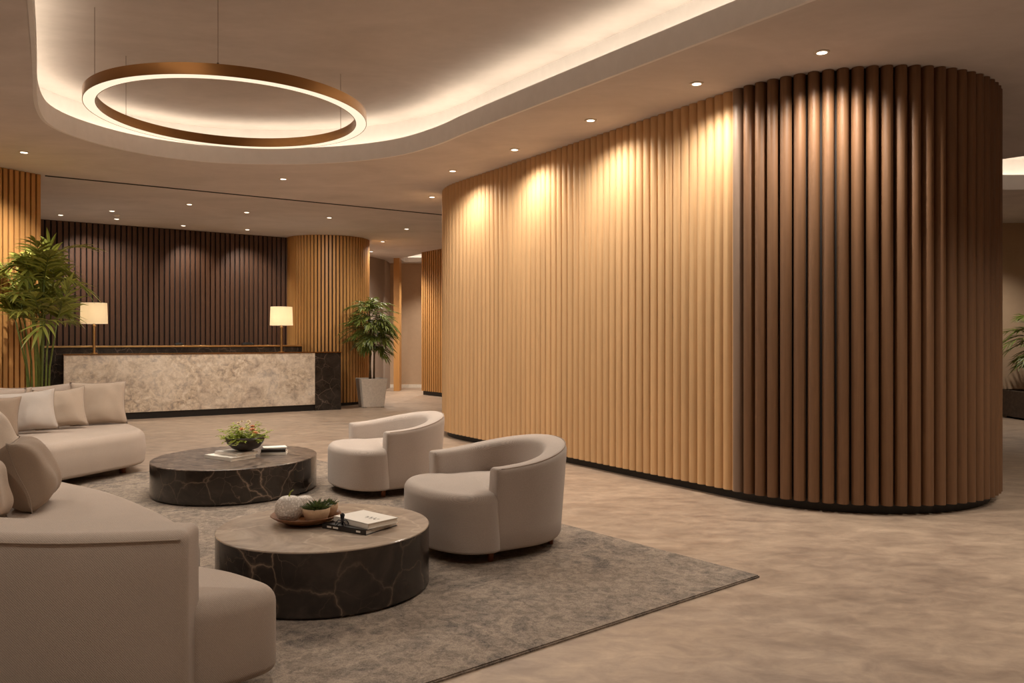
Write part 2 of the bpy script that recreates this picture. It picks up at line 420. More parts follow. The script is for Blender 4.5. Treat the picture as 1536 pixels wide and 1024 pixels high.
# corridor end
wall('wall_corridor', [(-4.6, 21.8), (0.6, 21.8), (.6, 22.0), (-4.6, 22.0)], M['wall'])
wall('wall_corridor_left', [(-4.3, 16.9), (-3.32, 20.9), (-3.32, 21.8), (-4.6, 21.8), (-4.6, 16.9)], M['wall_grey'], 0, H)
bm = B(); prism(bm, [(-3.32, 21.77), (.6, 21.77), (.6, 21.8), (-3.32, 21.8)], 0, .09); struct('baseboard_corridor', bm, M['white_trim'])
bm = B(); box(bm, (-2.94, 20.55, H / 2), (.15, .35, H)); post = obj('corridor_post', bm, M['backingL'], smooth=False)
post.data.materials[0] = M['woodM']; tag(post, 'slim brown full-height post standing at the corridor beyond the tree', 'post')
# slatted block beyond the corridor
CW0 = Vector((-2.14, 19.05)); cdir = Vector((.58, -.815)).normalized(); CW1 = CW0 + cdir * 5.2; CN = Vector((cdir.y, -cdir.x))
wc = wall('wall_corridor_right', q4(CW0, CW1, CN, .4), M['backing'], .1, H)
bm = B(); line_slats(bm, CW0, CW1, CN, .10, .055, .03, .1, H - .002); obj('slats', bm, M['woodM'], wc, False)
bm = B(); prism(bm, q4(CW0 - CN * .03, CW1 - CN * .03, CN, .34), 0, .1); obj('plinth', bm, M['plinth'], wc, False)
wall('wall_back_centre', [tuple(CW1 - CN * .4), tuple(CW1), (1.6, 14.2), (1.9, 14.4)], M['wall'])
wall('wall_corridor_end', [(.6, 21.8), (.8, 22.0), tuple(CW0 - CN * .41 + Vector((.3, 0))), tuple(CW0 - CN * .41)], M['wall'])

# ------------------------------------------------------------------ ceiling with coves
OPEN_MAIN = [(-2.2, 3.6), (-2.91, 4.86), (-3.62, 6.1), (-4.22, 7.1), (-4.52, 7.85), (-4.25, 8.75), (-3.62, 9.30), (-2.87, 9.42), (-2.1, 9.36), (-1.3, 9.02), (-.75, 8.42), (-.45, 7.92), (1.8, 4.86), (4.4, 1.3), (4.5, .2), (3.6, -.6), (1.5, -1.0), (0.2, -.5), (-1, 1.45)]
OPEN_RIGHT = [(5.5, 8.75), (8.0, 8.5), (10.6, 8.5), (10.6, 10.9), (8.5, 10.95), (6.0, 11.05), (5.4, 10.6)]
OPEN_COR = [(-2.86, 20.5), (-2.05, 19.1), (-1.2, 18.6), (-.7, 18.6), (-.7, 21.4), (-2.86, 21.4)]
def closed_smooth(p, it=3):
    q = chaikin(p, it)
    if area2(q) < 0: q = q[::-1]
    return q
main = resample(closed_smooth(OPEN_MAIN), .12)
right = resample(closed_smooth(OPEN_RIGHT, 2), .2)
cor = resample([Vector(p) for p in (OPEN_COR if area2(OPEN_COR) > 0 else OPEN_COR[::-1])], .2)
def offset(pts, d):
    nn = normals2(pts)
    for _ in range(2): nn = [(nn[i - 1] + nn[i] * 2 + nn[(i + 1) % len(nn)]).normalized() for i in range(len(nn))]
    return [p + q * d for p, q in zip(pts, nn)]
outer = [Vector(p) for p in [(-14, -4), (12, -4), (12, 23), (-14, 23)]]
def tess(bm, loops, z):
    flat = [p for l in loops for p in l]
    vs = [bm.verts.new((p.x, p.y, z)) for p in flat]
    for tri in geometry.tessellate_polygon([[Vector((p.x, p.y, 0)) for p in l] for l in loops]):
        try: bm.faces.new([vs[i] for i in tri])
        except ValueError: pass
bm = B(); tess(bm, [outer, main, right, cor], H); tess(bm, [outer, main, right, cor], H + .03)
ceil = struct('ceiling', bm, M['soffit'])
def ring_wall(bm, a, b, z0, z1):
    n = len(a)
    va = [bm.verts.new((p.x, p.y, z0)) for p in a]; vb = [bm.verts.new((p.x, p.y, z1)) for p in a]
    wa = [bm.verts.new((p.x, p.y, z0)) for p in b]; wb_ = [bm.verts.new((p.x, p.y, z1)) for p in b]
    for i in range(n):
        j = (i + 1) % n
        bm.faces.new((va[i], va[j], vb[j], vb[i])); bm.faces.new((wa[j], wa[i], wb_[i], wb_[j]))
        bm.faces.new((vb[i], vb[j], wb_[j], wb_[i])); bm.faces.new((va[j], va[i], wa[i], wa[j]))
def cove(idx, pts, hf, gap, hu, led_in, led_mat=None):
    bm = B(); ring_wall(bm, pts, offset(pts, .03), H - .004, H + hf); fa = struct('trim_%d' % idx, bm, M['fascia'], smooth=True, angle=.6)
    bm = B(); ring_wall(bm, offset(pts, gap), offset(pts, gap + .05), H + .03, hu); struct('trim_%d' % (idx + 1), bm, M['fascia'], smooth=True, angle=.6)
    bm = B(); big = offset(pts, gap + .04); tess(bm, [big], hu - .002); tess(bm, [big], hu + .05)
    obj('raised_panel', bm, M['upper'], ceil, False)
    a = offset(pts, .045); b = offset(pts, gap - .03)
    bm = B(); n = len(a)
    va = [bm.verts.new((p.x, p.y, H + .06)) for p in a]; vb = [bm.verts.new((p.x, p.y, H + .06)) for p in b]
    for i in range(n): bm.faces.new((va[i], va[(i + 1) % n], vb[(i + 1) % n], vb[i]))
    o = obj('light_strip', bm, led_mat or M['led'], fa, False)
cove(1, main, .185, .30, HU, .13)
cove(3, right, .2, .30, HU, .13)
cove(5, cor, .12, .16, HU - .1, .06)
# shadow gap across the ceiling
ga, gb = Vector((-5.87, 10.06)), Vector((-.9, 13.40)); gd = (gb - ga).normalized(); gn = Vector((-gd.y, gd.x))
bm = B(); prism(bm, [tuple(ga), tuple(gb), tuple(gb + gn * .05), tuple(ga + gn * .05)], H - .006, H); o = obj('shadow_gap', bm, M['backing'], ceil, False)

# ------------------------------------------------------------------ curved slatted partition
def arc_pts(c, r, n=200): return [(c[0] + r * math.cos(2 * PI * i / n), c[1] + r * math.sin(2 * PI * i / n)) for i in range(n)]
cloud = arc_pts((2.93, 7.32), 1.28) + arc_pts((.535, 11.34), 1.48)
idx = geometry.convex_hull_2d([Vector(p) for p in cloud]); hull = [Vector(cloud[i]) for i in idx]
if area2(hull) < 0: hull = hull[::-1]
PITCH = .105
# start the loop at the light / dark joint on the front (x=1.85,y=6.62)
k0 = min(range(len(hull)), key=lambda i: (hull[i] - Vector((1.87, 6.60))).length); hull = hull[k0:] + hull[:k0]
dl = PI * 1.28 + 1.2                                        # length clad in walnut, the rest in pale oak at a finer pitch
fine_ = resample(hull, .004); kk = int(dl / .004)
dpts = resample(fine_[:kk], PITCH, False)[:-1]; lpts = resample(fine_[kk:], .0975, False)
path = dpts + lpts; pn = normals2(path)
nP = len(path)
part = thing('slatted_partition', 'tall rounded freestanding partition clad in pale and walnut wooden slats beside the armchairs', 'partition', (1.9, 9.0, 0))
inner = offset(path, -.02)
bm = B(); prism(bm, inner, .09, H); obj('core', bm, M['backing'], part, False, world=True)
bm = B(); prism(bm, offset(path, -.035), 0, .09); obj('plinth', bm, M['plinth'], part, False, world=True)
# CCW from the joint: first run along the round end (dark), rest light
dark_n = len(dpts)
bm = B(); slats(bm, path[1:dark_n], pn[1:dark_n], PITCH * .84, .05, .075, H - .002, 'round'); obj('walnut_slats', bm, M['woodD'], part, True, world=True, angle=1.2, label='walnut brown half-round slats')
bm = B(); slats(bm, path[:1], pn[:1], PITCH * .9, .05, .075, H - .002, 'round'); obj('joint_slat', bm, M['woodG'], part, True, world=True, angle=1.2, label='greyish slat where pale and walnut slats meet')
bm = B(); slats(bm, path[dark_n:], pn[dark_n:], PITCH * .862, .042, .075, H - .002, 'round', skew=-.1); obj('oak_slats', bm, M['woodL'], part, True, world=True, angle=1.2, label='pale oak half-round slats')
# backing behind pale slats
seg = [path[i] + pn[i] * -.004 for i in range(dark_n, nP)]; seg2 = [path[i] - pn[i] * .018 for i in range(dark_n, nP)]
bm = B()
a = [bm.verts.new((p.x, p.y, .09)) for p in seg]; b = [bm.verts.new((p.x, p.y, H - .002)) for p in seg]
a2 = [bm.verts.new((p.x, p.y, .09)) for p in seg2]; b2 = [bm.verts.new((p.x, p.y, H - .002)) for p in seg2]
for i in range(len(seg) - 1):
    bm.faces.new((a[i], a[i + 1], b[i + 1], b[i])); bm.faces.new((a2[i + 1], a2[i], b2[i], b2[i + 1])); bm.faces.new((a[i + 1], a[i], a2[i], a2[i + 1])); bm.faces.new((b[i], b[i + 1], b2[i + 1], b2[i]))
obj('oak_backing', bm, M['woodDD'], part, False, world=True)

# ------------------------------------------------------------------ slatted column
cc_ = Vector((-3.82, 16.62)); CR = .84
col = thing('slatted_column', 'round honey oak slatted column between reception desk and potted tree', 'column', (cc_.x, cc_.y, 0))
bm = B(); lathe(bm, [(0, .06), (CR - .03, .06), (CR - .03, H), (0, H)], 96); obj('core', bm, M['backing'], col)
bm = B(); lathe(bm, [(0, 0), (CR - .06, 0), (CR - .06, .07), (0, .07)], 64); obj('plinth', bm, M['plinth'], col, False)
n = int(2 * PI * CR / .072); pts = []; nn_ = []
for i in range(n):
    a = 2 * PI * i / n; q = Vector((math.cos(a), math.sin(a)))
    if 3.45 < a < 4.05: continue
    pts.append(q * (CR - .03)); nn_.append(q)
bm = B(); slats(bm, pts, nn_, .047, .035, .06, H - .002, 'flat'); obj('slats', bm, M['woodM'], col, False)
bm = B()
aa = [3.42 + (4.08 - 3.42) * i / 12 for i in range(13)]
prism(bm, [(math.cos(a) * CR, math.sin(a) * CR) for a in aa] + [(math.cos(a) * (CR - .035), math.sin(a) * (CR - .035)) for a in aa[::-1]], .06, H - .002)
obj('smooth_panel', bm, M['woodM'], col, False, label='plain curved wood panel without slats')

# ------------------------------------------------------------------ downlights
def ceil_pt(px, py, z=H): d = F * (z - ZC) / (YH - py); return ((px - 768) / F * d, d)
DL = [  # px, py, power, label
 (36, 228, 90, 'recessed ceiling downlight above the slatted wall behind the big palm'),
 (425, 268, 40, 'recessed downlight alone in the ceiling between ring pendant and ceiling groove'),
 (284, 306, 62, 'recessed downlight nearest the ceiling groove over the reception desk'),
 (370, 318, 62, 'recessed downlight to the right of the one nearest the groove, over the reception'),
 (91, 322, 45, 'recessed downlight at the left end of the dark slatted reception wall'),
 (168, 316, 0, 'small recessed downlight just beyond the ceiling sensor, left part of reception ceiling'),
 (175, 328, 30, 'recessed downlight just in front of the dark wall beside the ceiling sensor'),
 (275, 338, 40, 'recessed downlight close to the middle of the dark slatted reception wall'),
 (371, 344, 40, 'recessed downlight close to the right end of the dark slatted reception wall'),
 (494, 326, 50, 'recessed downlight just in front of the round slatted column'),
 (679, 256, 42, 'recessed downlight by the far rounded end of the pale slatted partition'),
 (648, 295, 40, 'recessed downlight behind the far end of the partition, near the end of the groove'),
 (772, 224, 42, 'second recessed downlight from the far end along the pale slats'),
 (886, 180, 42, 'third recessed downlight from the far end, above the middle of the pale slats'),
 (1045, 125, 42, 'recessed downlight above the joint between pale and walnut slats'),
 (1233, 78, 66, 'nearest recessed downlight, above the walnut end of the partition'),
 (610, 343, 50, 'recessed downlight over the corridor floor between column and partition'),
 (574, 362, 60, 'recessed downlight over the potted tree beside the column'),
 (557, 377, 50, 'farthest recessed downlight, peeking out behind the column edge'),
]
def light(name, kind, loc, energy, color=WARM, parent=None, **k):
    l = bpy.data.lights.new(name, kind); l.energy = energy; l.color = color[:3]
    for a, v in k.items(): setattr(l, a, v)
    o = bpy.data.objects.new(name, l); COL.objects.link(o); o.location = loc
    if parent: o.parent = parent
    return o
first = None
def downlight(x, y, p, lab, spot=152, blend=1.0, aim=None, px_=0):
    global first
    if first is None:
        r = thing('recessed_downlight', lab, 'ceiling light', (x, y, H))
        bm = B(); lathe(bm, [(.036, -.002), (.036, -.008), (.052, -.008), (.055, -.001), (.036, -.001)], 32); obj('trim_ring', bm, M['white_trim'], r)
        bm = B(); lathe(bm, [(0, -.006), (.036, -.006), (.036, -.001), (0, -.001)], 32); obj('lens', bm, M['lamp_on'], r)
        first = r
    else:
        r = first.copy(); COL.objects.link(r); r.location = (x, y, H); r['label'] = lab
        for ch in [c for c in first.children if c.type == 'MESH']:
            c = ch.copy(); COL.objects.link(c); c.parent = r
    r['group'] = 'recessed ceiling downlights'
    if p:
        b = light('beam', 'SPOT', (x, y, H - .03), p, spot_size=math.radians(spot), spot_blend=blend, shadow_soft_size=.03)
        if aim: b.rotation_euler = (Vector(aim) - Vector((x, y, H - .03))).to_track_quat('-Z', 'Y').to_euler(); b.data.spot_size = math.radians(62 if px_ == 494 else 80)
LK = 2.65
for px, py, p, lab in DL:
    x, y = ceil_pt(px, py)
    aim = {494: (-3.72, 15.8, 2.2), 91: (-7.3, 14.35, 2.1), 275: (-6.0, 15.2, 2.2), 371: (-5.2, 15.8, 2.2), 36: (-6.2, 9.4, 1.9)}.get(px)
    downlight(x, y, p * LK, lab, aim=aim, px_=px)
# added fill spots without fixtures: behind and above the camera, right side, corridor
for x, y, p in [(-2.9, 1.9, 45), (-1.3, -.6, 30), (-.2, 1.9, 45), (1.8, -1.2, 60), (-5.2, 5.2, 70), (-6.4, 7.7, 60), (3.6, 4.3, 62), (5.5, 1.6, 50), (5.6, 5.6, 65), (-4.5, -1.2, 50), (7.0, -1.5, 50), (-2.0, 20.6, 90), (-2.2, 20.0, 0), (-2.9, 18.8, 110), (5.2, 12.6, 50), (8.2, 13.0, 70), (7.3, 6.2, 30)]:
    if p: light('beam', 'SPOT', (x, y, H - .03), p * LK, spot_size=math.radians(118), spot_blend=.85, shadow_soft_size=.04)
# ceiling sensor
x, y = ceil_pt(175, 322); bm = B(); lathe(bm, [(0, -.03), (.03, -.028), (.05, -.012), (.052, 0), (0, 0)], 24)
bmesh.ops.translate(bm, vec=(0, 0, 0), verts=bm.verts); o = obj('ceiling_sensor', bm, M['white_trim']); o.location = (x, y, H)
tag(o, 'small round white sensor on the ceiling between two reception downlights', 'ceiling sensor')

# ------------------------------------------------------------------ ring pendant
RC = Vector((-2.40, 6.86)); RR = 1.135; RZ = 3.225; RHt = .085; RW = .095
rp = thing('ring_pendant', 'large horizontal bronze ring pendant lamp glowing underneath, hung on thin cables', 'pendant light', (RC.x, RC.y, RZ))
bm = B()
N = 128
prof = [(RR - RW, 0.0), (RR - RW, RHt), (RR, RHt), (RR, 0.0), (RR - .004, 0), (RR - .004, .006), (RR - RW + .004, .006), (RR - RW + .004, 0)]
rings = [[bm.verts.new((r * math.cos(2 * PI * i / N), r * math.sin(2 * PI * i / N), z)) for i in range(N)] for r, z in prof]
for k in range(len(prof)):
    a, b = rings[k], rings[(k + 1) % len(prof)]
    for i in range(N): bm.faces.new((a[i], a[(i + 1) % N], b[(i + 1) % N], b[i]))
obj('ring_body', bm, M['brassD'], rp, True, angle=.6)
bm = B(); ra, rb = RR - RW + .005, RR - .005
va = [bm.verts.new((ra * math.cos(2 * PI * i / N), ra * math.sin(2 * PI * i / N), .001)) for i in range(N)]
vb = [bm.verts.new((rb * math.cos(2 * PI * i / N), rb * math.sin(2 * PI * i / N), .001)) for i in range(N)]
for i in range(N): bm.faces.new((va[i], va[(i + 1) % N], vb[(i + 1) % N], vb[i]))
obj('diffuser', bm, M['ring_on'], rp, False)
for px in (142, 189, 327, 511):
    k = (px - 768) / F                      # where this column's ray meets the ring circle
    a = 1 + k * k; b = -2 * (RC.x * k + RC.y); c = RC.length_squared - (RR - .045) ** 2
    disc = math.sqrt(max(0, b * b - 4 * a * c)); ys = [(-b - disc) / (2 * a), (-b + disc) / (2 * a)]
    y = ys[0] if px in (142, 327) else ys[1]; lx, ly = k * y - RC.x, y - RC.y
    bm = B(); tube(bm, [(lx, ly, RHt), (lx, ly, HU - RZ - .002)], .0022, 6); lathe(bm, [(0, RHt + .0), (.008, RHt), (.008, RHt + .02), (0, RHt + .02)], 12, (lx, ly, 0))
    obj('cable', bm, M['cable'], rp)
l = light('ring_glow_light', 'AREA', (RC.x, RC.y, RZ - .02), 110, shape='DISK', size=2 * RR)
l.visible_glossy = True

# ------------------------------------------------------------------ rug
K = Vector((1.38, 4.46)); e1 = Vector((-.773, -.634)).normalized(); e2 = Vector((-.634, .773)).normalized()
bm = B(); P = [K, K + e2 * 5.9, K + e2 * 5.9 + e1 * 4.1, K + e1 * 4.1]
prism(bm, [tuple(p) for p in P], 0.0, .014); bmesh.ops.bevel(bm, geom=[e for e in bm.edges if all(v.co.z > .01 for v in e.verts)], offset=.006, segments=2, affect='EDGES')
rug = obj('area_rug', bm, M['rug'], smooth=False); tag(rug, 'large distressed grey brown rug under the tables and armchairs', 'rug')
RT = .014

# ------------------------------------------------------------------ coffee tables
def cyl_table(name, loc, rx, ry, h, mside, mtop, label):
    t = thing(name, label, 'coffee table', loc)
    bm = B(); lathe(bm, [(0, 0), (.97, 0), (.97, .012), (1, .014), (1, h - .007), (0, h - .007)], 128, sx=rx, sy=ry); obj('base', bm, mside, t, True, angle=.5)
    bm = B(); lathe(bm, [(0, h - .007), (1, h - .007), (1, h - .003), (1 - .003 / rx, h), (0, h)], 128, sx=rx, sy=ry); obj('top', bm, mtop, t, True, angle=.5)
    return t
NTC = Vector((-1.0, 4.28)); NTH = .335
cyl_table('coffee_table', (NTC.x, NTC.y, RT), .553, .553, NTH - RT, M['marbleD'], M['tabletop'], 'near round coffee table, veined black marble drum with top painted pale like a glossy reflection')
FTC = Vector((-2.42, 7.02)); FTH = .30
cyl_table('coffee_table', (FTC.x, FTC.y, RT), .68, .76, FTH - RT, M['marbleE'], M['tabletopD'], 'far round coffee table in dark veined marble, carrying the flower bowl')

# ------------------------------------------------------------------ armchairs
def armchair(loc, rz, label, sc=1.0):
    t = thing('barrel_armchair', label, 'armchair', loc, rz, 'light barrel armchairs on the rug'); t.scale = (sc, sc, sc)
    z0 = .065; Rw = .46; xs = -.20; Rb = .47; th = .115
    # U path (outer face): near arm front -> back -> far arm front
    out = []
    for i in range(6): out.append((0 + (xs) * i / 6, -Rw))
    for i in range(33): a = -PI / 2 - PI * i / 32; out.append((xs + Rb * math.cos(a), Rw * math.sin(a)))
    for i in range(1, 7): out.append((xs + (0 - xs) * i / 6, Rw))
    pts = [Vector(p) for p in out]; n = len(pts); L = [0]
    for a, b in zip(pts, pts[1:]): L.append(L[-1] + (b - a).length)
    nn = normals2(pts, False)
    nn = [q if q.dot(p - Vector((xs, 0))) > 0 else -q for q, p in zip(nn, pts)]
    bm = B(); rings = []; edge = []
    for i, (p, q) in enumerate(zip(pts, nn)):
        s = L[i] / L[-1]; u = 1 - abs(2 * s - 1)                 # 0 at arm fronts, 1 at middle of the back
        sm = u * u * (3 - 2 * u)
        hh = .548 + .105 * math.sin(PI * s) ** 1.9; lean = .016 * sm
        tt = th + .05 * sm; r = .035 + .02 * sm
        prof = []
        taper = -.03
        def P(off, z):  # off inward
            f = (z - z0) / (hh - z0)
            w = (taper * (1 - f)) + lean * f
            return (p.x + q.x * (w - off), p.y + q.y * (w - off), z)
        prof.append(P(.012, z0))
        prof.append(P(0, z0 + .02))
        for k in range(1, 6): prof.append(P(0, z0 + .02 + (hh - r - z0 - .02) * k / 5))
        for k in range(1, 5): a = PI / 2 * k / 4; prof.append(P(r * .6 * (1 - math.cos(a)), hh - r + r * math.sin(a)))
        for k in range(0, 5): a = PI / 2 * k / 4; prof.append(P(tt - r + r * math.sin(a), hh - .012 * sm - r + r * math.cos(a)))
        prof.append(P(tt + .01, .35)); prof.append(P(tt, z0))
        rings.append([bm.verts.new(c) for c in prof]); edge.append(P(.012, hh - .006))
    m = len(rings[0])
    for a, b in zip(rings, rings[1:]):
        for k in range(m): bm.faces.new((a[k], a[(k + 1) % m], b[(k + 1) % m], b[k]))
    # rounded fronts
    for rg, sgn in ((rings[0], 1), (rings[-1], 1)):
        cen = sum((v.co for v in rg), Vector()) / m; prev = rg
        for f, dx in ((.06, .012), (.14, .02), (.3, .024)):
            cur = []
            for v in rg:
                c = v.co.lerp(cen, 0); c.y = v.co.y + (cen.y - v.co.y) * f * 1.2; c.z = v.co.z + (cen.z - v.co.z) * f * .25; c.x += dx
                cur.append(bm.verts.new(c))
            for k in range(m): bm.faces.new((prev[k], prev[(k + 1) % m], cur[(k + 1) % m], cur[k]))
            prev = cur
        bm.faces.new(prev)
    obj('back_shell', bm, M['fabricC'], t, True, angle=1.0)
    bm = B(); tube(bm, [(e[0], e[1], e[2]) for e in edge], .0035, 6); obj('piping', bm, M['piping'], t)
    # seat with a bulging front
    o = []
    yi = Rw - .035
    o += [(-.02, -yi)]
    for i in range(0, 25):
        a = -PI / 2 + PI * i / 24; o.append((.03 + .30 * abs(math.cos(a)) ** .8, (Rw - .012) * math.sin(a)))
    o += [(-.02, yi)]
    yb = Rw - th + .02
    o += [(-.03, yb)]
    for i in range(0, 17): a = PI / 2 + PI * i / 16; o.append((xs + (Rb - th - .02) * math.cos(a), yb * math.sin(a)))
    o += [(-.03, -yb)]
    bm = B(); puff(bm, o, z0, .405, .055, .02, crown=.022, step=.035); obj('seat', bm, M['fabricC'], t)
    for x, y in ((.02, -.36), (.02, .36), (-.5, -.22), (-.5, .22)):
        bm = B(); lathe(bm, [(0, 0), (.017, 0), (.021, z0 + .005), (0, z0 + .005)], 16, (x, y, 0)); obj('leg', bm, M['legwood'], t)
    return t
armchair((-.305, 5.06, RT), math.atan2(-.53, -.85), 'nearer light greige barrel armchair, right of the near coffee table', 1.02)
armchair((-1.245, 6.98, RT), math.atan2(-.53, -.85) + .0, 'farther light greige barrel armchair, beside the rounded end of the partition', 1.0)

# ------------------------------------------------------------------ sofas
def smooth_poly(p, it=3): return chaikin(p, it)
def rounded(poly, r, n=6):
    """polygon with rounded corners; r a number or one per corner"""
    pts = [Vector(p) for p in poly]; m = len(pts); out = []
    for i in range(m):
        p, a, b = pts[i], pts[i - 1], pts[(i + 1) % m]
        rr = r[i] if isinstance(r, (list, tuple)) else r
        da, db = (a - p), (b - p); ra = min(rr, da.length * .48, db.length * .48)
        s = p + da.normalized() * ra; e = p + db.normalized() * ra
        for k in range(n + 1):
            f = k / n; out.append((1 - f) ** 2 * s + 2 * f * (1 - f) * p + f * f * e)
    return out
ns = thing('curved_sofa', 'foreground curved oatmeal sofa seen from behind its rounded end', 'sofa', (-2.0, 3.6, 0))
bm = B(); puff(bm, rounded([(-1.44, 3.72), (-1.75, 4.12), (-2.12, 4.52), (-2.42, 4.80), (-2.85, 5.10), (-3.45, 5.6), (-4.1, 4.85), (-3.3, 3.85), (-2.6, 3.25), (-1.9, 2.95), (-1.22, 2.94), (-1.38, 3.33)], [.08, .2, .2, .2, .2, .3, .3, .3, .3, .3, .14, .12]), .1, .44, .09, .05, step=.04); obj('seat', bm, M['fabric'], ns, world=True)
bm = B(); puff(bm, rounded([(-1.36, 3.36), (-1.12, 3.25), (-.86, 3.04), (-1.0, 2.88), (-1.12, 2.80), (-1.40, 2.80), (-1.5, 3.3)], [.15, .1, .12, .1, .1, .15, .15]), .07, .405, .075, .04, step=.02); obj('end_seat', bm, M['fabric'], ns, world=True)
bk_in = [(-1.12, 2.88), (-1.9, 2.95), (-2.6, 3.20), (-3.36, 3.85), (-4.2, 4.9)]
bk_out = [(-1.11, 2.73), (-1.32, 2.69), (-1.60, 2.665), (-2.05, 2.74), (-2.75, 2.98), (-3.55, 3.66), (-4.42, 4.75)]
bkp = chaikin(bk_in, 2, False) + chaikin(bk_out[::-1], 2, False)
bkr = rounded([tuple(p) for p in bkp], [.07] + [.03] * (len(bkp) - 2) + [.07], 6)
bm = B(); puff(bm, bkr, .06, .675, .035, .03, step=.02); obj('backrest', bm, M['fabric'], ns, world=True)
# seam along the top outer edge
op = normals = None
seam = chaikin(bk_out, 3, False); sn = normals2(seam, False)
sn = [q if q.y < 0 else -q for q in sn]
bm = B(); tube(bm, [(p.x + q.x * .0, p.y + q.y * .0, .645) for p, q in list(zip(seam, sn))[3:]], .004, 6); obj('seam', bm, M['piping'], ns, world=True)
for x, y in ((-1.05, 3.0), (-1.35, 2.75), (-2.7, 4.7), (-3.9, 4.7), (-2.5, 3.3)):
    bm = B(); lathe(bm, [(0, 0), (.025, 0), (.028, .11), (0, .11)], 16, (x, y, RT)); obj('leg', bm, M['legwood'], ns, world=True)

fs = thing('curved_sofa', 'far curved oatmeal sofa by the left side, full of pillows', 'sofa', (-4.5, 7.6, 0))
bm = B(); puff(bm, rounded([(-3.98, 6.8), (-3.60, 7.95), (-4.22, 8.82), (-5.15, 8.05), (-5.45, 7.3)], [.12, .28, .1, .2, .1]), .09, .425, .09, .04, step=.04, belly=.01); obj('seat', bm, M['fabric'], fs, world=True)
bm = B(); puff(bm, rounded([(-4.02, 6.78), (-5.48, 7.28), (-5.9, 6.5), (-5.3, 5.7), (-4.5, 6.1)], [.1, .05, .2, .2, .2]), .09, .425, .1, .04, step=.04); obj('seat', bm, M['fabric'], fs, world=True)
# backrests: a low continuous rail and soft cushions leaning on it
rail_in = [(-4.34, 8.80), (-5.17, 8.08), (-5.5, 7.3), (-5.93, 6.5)]
rail_out = [(-4.46, 8.96), (-5.32, 8.20), (-5.70, 7.38), (-6.12, 6.55)]
bm = B(); puff(bm, rounded([tuple(p) for p in chaikin(rail_in, 2, False)] + [tuple(p) for p in chaikin(rail_out[::-1], 2, False)], .04), .09, .74, .06, .03, step=.04); obj('backrest', bm, M['fabric'], fs, world=True)
for x, y in ((-3.82, 7.85), (-4.2, 8.6), (-4.15, 7.05), (-5.2, 7.9), (-5.7, 6.6), (-4.6, 6.3)):
    bm = B(); lathe(bm, [(0, 0), (.03, 0), (.034, .11), (0, .11)], 16, (x, y, RT)); obj('leg', bm, M['legwood'], fs, world=True)

# ------------------------------------------------------------------ pillows
def pillow(name, base, w, h, th, yaw, lean, roll, mat, label, cat='pillow', seed=0, group=None, seam=False, sag=.0):
    """stands on its lower edge at base; yaw = direction its face looks (deg), lean = backwards tilt"""
    o = thing(name, label, cat, base, 0, group); n = 22
    rnd = random.Random(seed)
    Rm = Matrix.Rotation(math.radians(yaw) + PI / 2, 4, 'Z') @ Matrix.Rotation(-math.radians(lean), 4, 'X') @ Matrix.Rotation(math.radians(roll), 4, 'Y')
    bm = B(); g = {}
    so = Vector((rnd.random() * 10, rnd.random() * 10, rnd.random() * 10))
    for side in (1, -1):
        for i in range(n + 1):
            for j in range(n + 1):
                u = -1 + 2 * i / n; v = -1 + 2 * j / n
                if side == -1 and (i in (0, n) or j in (0, n)): g[(side, i, j)] = g[(1, i, j)]; continue
                ex = 1 - .075 * (1 - u * u) * 0 ; 
                x = u * w / 2 * (1 - .10 * (1 - v * v)); z = v * h / 2 * (1 - .10 * (1 - u * u))
                if v > 0: z -= sag * h * (1 - u * u) * v
                b = ((1 - u ** 4) * (1 - v ** 4)); b = max(0, b) ** .5
                cx = (abs(u * v)) ** 3
                y = side * th / 2 * b * (1 - .25 * cx)
                nz = noise.noise(Vector((x * 7, z * 7, side * 2)) + so) * .02 * b
                wr = math.sin((x + z * .6) * 38 + so.x) * .0045 * (abs(u) ** 3 + abs(v) ** 3)
                y += side * (nz + wr)
                z += h / 2
                g[(side, i, j)] = bm.verts.new((x, -y, z))
        for i in range(n):
            for j in range(n):
                q = [g[(side, i, j)], g[(side, i + 1, j)], g[(side, i + 1, j + 1)], g[(side, i, j + 1)]]
                if len(set(q)) == 4: bm.faces.new(q)
    bound = [(i, 0) for i in range(n)] + [(n, j) for j in range(n)] + [(i, n) for i in range(n, 0, -1)] + [(0, j) for j in range(n, 0, -1)]
    edge = [g[(1, i, j)].co.copy() for i, j in bound]
    bmesh.ops.transform(bm, matrix=Rm, verts=bm.verts)
    zmin = min(v.co.z for v in bm.verts); bmesh.ops.translate(bm, vec=(0, 0, -zmin), verts=bm.verts)
    cv = obj('cover', bm, mat, o)
    e2_ = [(Rm @ p) - Vector((0, 0, zmin)) for p in edge]; e2_.append(e2_[0])
    bm = B(); tube(bm, e2_, .003, 5, cap=False); obj('piping', bm, M['piping'], o)
    return o
GP = 'pillows on the far sofa'
# far sofa cushions; base height is the seat top
zs = .42
def fp(px, d): return ((px - 768) / F * d)
pillow('back_cushion', (fp(146, 8.66), 8.66, zs), .60, .43, .18, -50, 8, 0, M['fabric'], 'big oatmeal back cushion at the right end of the far sofa, behind a pillow', 'cushion', 1, 'back cushions on the far sofa')
pillow('back_cushion', (fp(62, 8.28), 8.28, zs), .66, .42, .2, -50, 14, -3, M['fabric'], 'slouched oatmeal back cushion in the middle of the far sofa, behind the pillows', 'cushion', 2, 'back cushions on the far sofa')
pillow('back_cushion', (fp(-12, 7.75), 7.75, zs), .62, .43, .2, -42, 14, 3, M['fabric'], 'oatmeal back cushion cut by the left photo edge on the far sofa', 'cushion', 3, 'back cushions on the far sofa')
pillow('throw_pillow', (fp(149, 8.42), 8.42, zs), .54, .47, .17, -58, 14, 0, M['fabricP'], 'square beige pillow at the right end of the far sofa', 'pillow', 4, GP)
